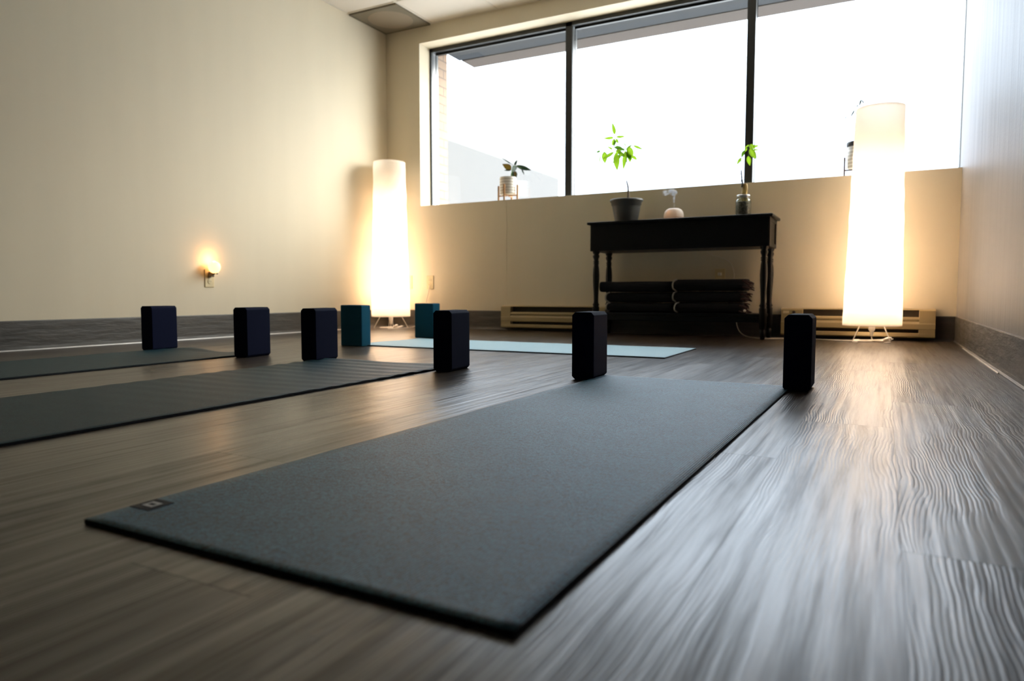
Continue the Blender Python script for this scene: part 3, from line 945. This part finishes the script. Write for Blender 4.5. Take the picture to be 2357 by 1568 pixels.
obj('gravel', lathe([(0, 0.0045), (0.038, 0.0045), (0.0448, 0.011), (0.0448, 0.093), (0.040, 0.098), (0, 0.100)], 24), M['gravel'], jp, smooth=True)
bm = bmesh.new()
tube(bm, [W_(-0.812, 0.872), W_(-0.812, 0.93), W_(-0.809, 0.955), W_(-0.812, 0.984)], 0.018, 12, r1=0.0165)
obj('stump', bm, M['stump'], jp, smooth=True)
bm = bmesh.new()
tube(bm, [W_(-0.826, 0.965, 4.69), W_(-0.824, 0.991, 4.69), W_(-0.829, 1.022, 4.69), W_(-0.833, 1.072, 4.69)], 0.0058, 8, r1=0.004)
tube(bm, [W_(-0.826, 0.992, 4.69), W_(-0.845, 1.030, 4.685), W_(-0.852, 1.038, 4.69), W_(-0.835, 1.052, 4.69)], 0.0016, 5)
tube(bm, [W_(-0.829, 1.03, 4.69), W_(-0.80, 1.022, 4.685), W_(-0.826, 1.006, 4.69)], 0.0016, 5)
obj('wired_stem', bm, M['bark_dark'], jp, smooth=True)
bm = bmesh.new()
tube(bm, [W_(-0.833, 1.07, 4.69), W_(-0.837, 1.138), W_(-0.83, 1.168), W_(-0.81, 1.208), W_(-0.785, 1.226), W_(-0.768, 1.20)], 0.0024, 6, r1=0.0018)
obj('green_stem', bm, M['green_stem'], jp, smooth=True)
jl = [((-0.788, 1.229), (-0.752, 1.205), 9, 'leaf_bright'), ((-0.770, 1.215), (-0.727, 1.22), 4.5, 'leaf_bright'), ((-0.768, 1.196), (-0.726, 1.192), 3.2, 'leaf_bright'),
      ((-0.786, 1.208), (-0.740, 1.131), 11, 'leaf_bright'), ((-0.793, 1.158), (-0.785, 1.101), 7.5, 'leaf_bright'), ((-0.790, 1.226), (-0.818, 1.224), 3.2, 'leaf_bright'),
      ((-0.808, 1.22), (-0.812, 1.19), 5, 'leaf_bright'), ((-0.817, 1.196), (-0.835, 1.153), 6, 'leaf_deep'), ((-0.836, 1.153), (-0.860, 1.107), 5.5, 'leaf_bright')]
leaves(jp, O, jl, 357, ['leaf_bright'], 11)
tube_b = T([W_(-0.793, 1.158), W_(-0.793, 1.19), W_(-0.79, 1.222)], 0.0009, 5)
obj('leaf_stalk', tube_b, M['green_stem'], jp, smooth=True)

def stand(root, r, zt, zb, angs, material, wl=0.011):
    for a in angs:
        q = math.radians(a)
        x, y = r * math.cos(q), r * math.sin(q)
        o = obj('stand_leg', B((-wl / 2, wl / 2, -wl / 2, wl / 2, 0, zt)), material, root, bevel=0.002, loc=(x, y, 0))
        o.rotation_euler = (0, 0, q)
    bm = bmesh.new()
    for a in angs[:2]:
        q = math.radians(a)
        c, s = math.cos(q), math.sin(q)
        tube(bm, [(-r * c, -r * s, zb), (r * c, r * s, zb)], 0.006, 4, smoothed=False)
    obj('crossbar', bm, material, root)

# rubber plant in ribbed pot on bamboo stand
O = (-2.690, 5.0, SILL + 0.0005)
rp = thing('rubber_plant', 'small rubber plant in a white pot on a bamboo stand, left window sill', 'potted plant', O)
stand(rp, 0.081, 0.125, 0.044, (6.4, -83.6, 186.4, 96.4), M['bamboo'], 0.013)
prof = [(0.060, 0.0505), (0.064, 0.054)]
for i in range(25):
    prof.append((0.0665 + 0.0012 * math.sin(i * PI / 2.0), 0.056 + i * 0.0055))
prof += [(0.064, 0.190), (0.062, 0.178), (0, 0.176)]
obj('pot', lathe(prof, 36), M['ceramic'], rp, smooth=True)
def W2(x, z, y=5.0):
    return (x - O[0], y - O[1], z - O[2])
obj('stem', T([W2(-2.665, 1.195), W2(-2.655, 1.24), W2(-2.652, 1.276), W2(-2.628, 1.304)], 0.0035, 7, r1=0.0025), M['green_stem'], rp, smooth=True)
rl = [((-2.656, 1.276), (-2.747, 1.327), 12, 'leaf_olive'), ((-2.659, 1.272), (-2.715, 1.27), 3, 'leaf_dark'), ((-2.645, 1.270), (-2.635, 1.188), 13, 'leaf_dark'), ((-2.63, 1.262), (-2.602, 1.209), 6, 'leaf_olive'),
      ((-2.652, 1.302), (-2.607, 1.257), 13, 'leaf_pale'), ((-2.628, 1.304), (-2.595, 1.341), 4.5, 'leaf_dark'), ((-2.624, 1.304), (-2.49, 1.258), 8, 'leaf_dark'), ((-2.572, 1.280), (-2.526, 1.217), 2.8, 'leaf_dark'), ((-2.66, 1.318), (-2.731, 1.368), 2, 'leaf_dark')]
leaves(rp, O, rl, 284, ['leaf_dark'], 21)
obj('leaf_stalk', T([W2(-2.628, 1.304), W2(-2.60, 1.295), W2(-2.572, 1.279)], 0.0013, 5), M['green_stem'], rp, smooth=True)
obj('leaf_stalk', T([W2(-2.634, 1.300), W2(-2.65, 1.312), W2(-2.662, 1.319)], 0.0009, 5), M['bark_dark'], rp, smooth=True)

# drooping plant behind the right lamp
O = (-0.172, 5.0, SILL + 0.0005)
dp = thing('drooping_plant', 'wispy plant in a black-rimmed white pot, half hidden behind the right lamp', 'potted plant', O)
stand(dp, 0.080, 0.127, 0.044, (0, 90, 180, 270), M['stand_dark'], 0.010)
obj('pot', lathe([(0.058, 0.0505), (0.064, 0.054), (0.069, 0.19), (0.062, 0.192), (0.060, 0.188), (0, 0.187)], 32), M['ceramic'], dp, smooth=True)
obj('pot_rim', lathe([(0.0692, 0.185), (0.0715, 0.187), (0.0725, 0.213), (0.070, 0.216), (0.066, 0.213), (0.065, 0.193), (0.065, 0.187)], 32, close=False), M['rim_black'], dp, smooth=True)
obj('soil', lathe([(0, 0.1875), (0.0645, 0.1875), (0.0645, 0.200), (0, 0.202)], 20), M['soil'], dp)
def W3(x, z, y=5.0):
    return (x - O[0], y - O[1], z - O[2])
bm = bmesh.new()
for pts in ([(-0.165, 1.21), (-0.175, 1.30), (-0.19, 1.40), (-0.185, 1.46), (-0.165, 1.50)], [(-0.18, 1.42), (-0.205, 1.442), (-0.225, 1.407)], [(-0.187, 1.455), (-0.225, 1.44), (-0.249, 1.415), (-0.263, 1.385)], [(-0.17, 1.21), (-0.16, 1.35), (-0.145, 1.45), (-0.133, 1.462)], [(-0.19, 1.42), (-0.196, 1.39), (-0.19, 1.345)]):
    tube(bm, [W3(x, z) for x, z in pts], 0.0009, 5)
obj('stems', bm, M['leaf_grey'], dp, smooth=True)
dl = [((-0.169, 1.505), (-0.178, 1.470), 3.4), ((-0.183, 1.472), (-0.197, 1.452), 2.4), ((-0.203, 1.443), (-0.228, 1.403), 3), ((-0.196, 1.443), (-0.168, 1.449), 3), ((-0.249, 1.412), (-0.264, 1.383), 2), ((-0.138, 1.470), (-0.131, 1.447), 2.6),
      ((-0.195, 1.434), (-0.188, 1.392), 2.6), ((-0.196, 1.378), (-0.184, 1.338), 3.2), ((-0.165, 1.50), (-0.15, 1.478), 2.4), ((-0.19, 1.36), (-0.205, 1.33), 2.2), ((-0.155, 1.43), (-0.14, 1.40), 2.6), ((-0.16, 1.38), (-0.15, 1.34), 2.6)]
leaves(dp, O, dl, 356, ['leaf_grey'], 31)

# ------------------------------------------------------------------ diffuser and its mist
df = thing('aroma_diffuser', 'round white aroma diffuser glowing orange on the table, puffing mist', 'diffuser', (-1.266, 4.70, 0.7752))
obj('cover', lathe([(0.0625, 0.012), (0.0645, 0.022), (0.0645, 0.040), (0.060, 0.058), (0.050, 0.072), (0.036, 0.080), (0.012, 0.083), (0.008, 0.082), (0.006, 0.078), (0, 0.078)], 40), M['diffuser_shell'], df, smooth=True)
obj('base', lathe([(0.052, 0), (0.058, 0.002), (0.0625, 0.0115), (0, 0.0117)], 36), M['white_plastic'], df, smooth=True)
# small warm light inside the translucent cover
ld = bpy.data.lights.new('diffuser_bulb', 'POINT')
ld.energy = 0.014
ld.color = (1.0, 0.45, 0.18)
ld.shadow_soft_size = 0.012
lo = bpy.data.objects.new('diffuser_bulb', ld)
C.objects.link(lo)
lo.location = (-0.016, -0.046, 0.048)
lo.parent = df

mm = bpy.data.materials.new('mist')
mm.use_nodes = True
k = NT(mm)
k.n.clear()
out = k.new('ShaderNodeOutputMaterial')
pv = k.new('ShaderNodeVolumePrincipled')
pv.inputs['Color'].default_value = (0.95, 0.95, 0.97, 1)
k.link(k.math('MULTIPLY', k.rng(k.noise(k.obj(), 55, 3, 0.6), 0.42, 0.62, 0.0, 1.0), 95.0), pv.inputs['Density'])
k.link(pv.outputs[0], out.inputs['Volume'])
M['mist'] = mm
bm = bmesh.new()
tube(bm, [(0, 0, 0.0), (0.002, 0, 0.03), (-0.001, 0, 0.055), (0.003, 0, 0.08)], 0.0045, 10, r1=0.009)
me_pts = [(0.000, 0.0, 0.100, 0.020, 0.026), (-0.020, 0.0, 0.108, 0.022, 0.020), (-0.055, 0.0, 0.104, 0.034, 0.018)]
for (x, y, z, rx, rz) in me_pts:
    g_ = bmesh.ops.create_icosphere(bm, subdivisions=3, radius=1.0)
    for vv in g_['verts']:
        n_ = 1 + 0.28 * noise.noise(vv.co * 1.6 + Vector((x * 50, 0, z * 40)))
        vv.co = Vector((x + vv.co.x * rx * n_, y + vv.co.y * 0.016 * n_, z + vv.co.z * rz * n_))
ms = obj('mist', bm, M['mist'], smooth=True, loc=(-1.266, 4.70, 0.8605))
ms['kind'] = 'stuff'
tag(ms, 'thin plume of white mist rising above the round diffuser', 'mist')

# ------------------------------------------------------------------ baseboard heaters
def heater(x0, x1, label, knob=False):
    t = thing('baseboard_heater', label, 'heater', ((x0 + x1) / 2, BACK, 0), 0, 'almond electric baseboard heaters')
    hw = (x1 - x0) / 2
    def pr(profile, xa, xb):
        bm = bmesh.new()
        a = [bm.verts.new((xa, -y, z)) for y, z in profile]
        b = [bm.verts.new((xb, -y, z)) for y, z in profile]
        n = len(profile)
        for j in range(n):
            bm.faces.new((a[j], a[(j + 1) % n], b[(j + 1) % n], b[j]))
        bm.faces.new(a)
        bm.faces.new(b)
        return bm
    ec = 0.085 if not knob else 0.13
    obj('back_plate', pr([(0.005, 0.022), (0.018, 0.022), (0.018, 0.19), (0.005, 0.19)], -hw, hw), M['heater_dark'], t)
    obj('top_cover', pr([(0.005, 0.196), (0.052, 0.192), (0.056, 0.188), (0.052, 0.186), (0.005, 0.190)], -hw, hw), M['heater'], t)
    obj('front_panel', pr([(0.019, 0.128), (0.046, 0.146), (0.060, 0.138), (0.062, 0.130), (0.056, 0.118), (0.064, 0.104), (0.064, 0.074), (0.058, 0.070), (0.030, 0.072)], -hw, hw), M['heater'], t)
    obj('bottom_lip', pr([(0.019, 0.026), (0.058, 0.022), (0.063, 0.028), (0.063, 0.046), (0.056, 0.050), (0.030, 0.044)], -hw, hw), M['heater'], t)
    for s, w_ in ((-1, ec), (1, 0.085)):
        xa, xb = (-hw, -hw + w_) if s < 0 else (hw - w_, hw)
        obj('end_cap', pr([(0.019, 0.022), (0.059, 0.022), (0.062, 0.028), (0.062, 0.185), (0.054, 0.189), (0.019, 0.189)], xa, xb), M['heater'], t, bevel=0.0015)
    if knob:
        kb = obj('knob', lathe([(0.010, 0), (0.010, 0.010), (0.007, 0.014), (0, 0.014)], 16), M['hole'], t, loc=(-hw + 0.078, -0.062, 0.168))
        kb.rotation_euler = (PI / 2, 0, 0)
        kb = obj('nameplate', B((-0.018, 0.018, -0.001, 0, -0.008, 0.008)), M['hole'], t, loc=(-hw + 0.030, -0.062, 0.168))
        kb.data.materials[0] = M['plate']
    return t
heater(-2.675, -1.79, 'almond baseboard heater left of the black table')
heater(-0.592, 0.272, 'almond baseboard heater with a control knob, behind the right lamp', True)

# ------------------------------------------------------------------ outlets
def outlet(loc, rz, label, duplex, plug=False):
    t = thing('wall_outlet', label, 'outlet', loc, rz)
    obj('cover_plate', B((-0.035, 0.035, -0.006, 0, -0.0575, 0.0575)), M['plate'], t, bevel=0.003)
    if duplex:
        for z in (0.020, -0.020):
            r_ = obj('receptacle', lathe([(0.0165, 0), (0.0165, 0.002), (0.015, 0.003), (0, 0.003)], 20), M['plate'], t, loc=(0, -0.006, z))
            r_.rotation_euler = (PI / 2, 0, 0)
            obj('slot', B((-0.007, -0.005, -0.0004, 0.0, -0.005, 0.005), (0.005, 0.007, -0.0004, 0.0, -0.004, 0.004)), M['hole'], t, loc=(0, -0.0091, z))
    else:
        obj('jack', B((-0.008, 0.008, -0.001, 0, -0.005, 0.005)), M['hole'], t, loc=(0, -0.006, 0))
    if plug:
        obj('plug', B((-0.012, 0.012, -0.028, -0.009, -0.010, 0.010)), M['white_plastic'], t, bevel=0.004, loc=(0, 0, 0.020))
    return t
outlet((-3.608, BACK, 0.386), 0, 'almond jack plate beside the left lamp, on the back wall', False)
outlet((-3.388, BACK, 0.382), 0, 'almond double outlet right of the left lamp, with a cord', True)
outlet((-0.998, BACK, 0.400), 0, 'almond outlet on the wall under the table, above the blankets', True, True)
o4 = outlet((LEFT, 3.070, 0.385), -PI / 2, 'almond outlet on the left wall holding a night light', True)
o4.rotation_euler = (0, 0, PI / 2)

# night light plugged in the left wall outlet
nl = thing('night_light', 'small glowing night light plugged in the outlet on the left wall', 'night light', (LEFT + 0.0095, 3.070, 0.405), PI / 2)
obj('plug_body', B((-0.016, 0.016, -0.024, 0.0, -0.012, 0.02)), M['bark'], nl, bevel=0.004)
obj('arm', T([(0, -0.02, 0.008), (0, -0.034, 0.006), (0, -0.044, 0.014)], 0.006, 8), M['bark'], nl, smooth=True)
obj('sensor_knob', lathe([(0, 0), (0.009, 0.003), (0.011, 0.009), (0.008, 0.016), (0, 0.018)], 14), M['white_plastic'], nl, smooth=True, loc=(0.012, -0.052, 0.004))
obj('globe', lathe([(0.010, 0.012), (0.022, 0.018), (0.034, 0.034), (0.038, 0.052), (0.034, 0.070), (0.022, 0.083), (0, 0.089)], 24), M['night_globe'], nl, smooth=True, loc=(0, -0.044, 0))
ld = bpy.data.lights.new('night_bulb', 'POINT')
ld.energy = NIGHT_W
ld.color = (1.0, 0.50, 0.20)
ld.shadow_soft_size = 0.01
lo = bpy.data.objects.new('night_bulb', ld)
C.objects.link(lo)
lo.location = (0, -0.044, 0.100)
lo.parent = nl

# diffuser's cord looping on the wall below the table top
cd = obj('power_cord', T([(-1.10, 4.885, 0.60), (-1.06, 4.905, 0.555), (-1.00, 4.909, 0.535), (-0.95, 4.909, 0.512), (-0.918, 4.909, 0.474), (-0.903, 4.909, 0.40), (-0.93, 4.905, 0.375), (-0.972, 4.898, 0.385)], 0.0019, 6), M['wire'], smooth=True)
tag(cd, 'thin pale cord arching on the wall beneath the table', 'cord')
# small crumb on the floor near the left of the slate mat
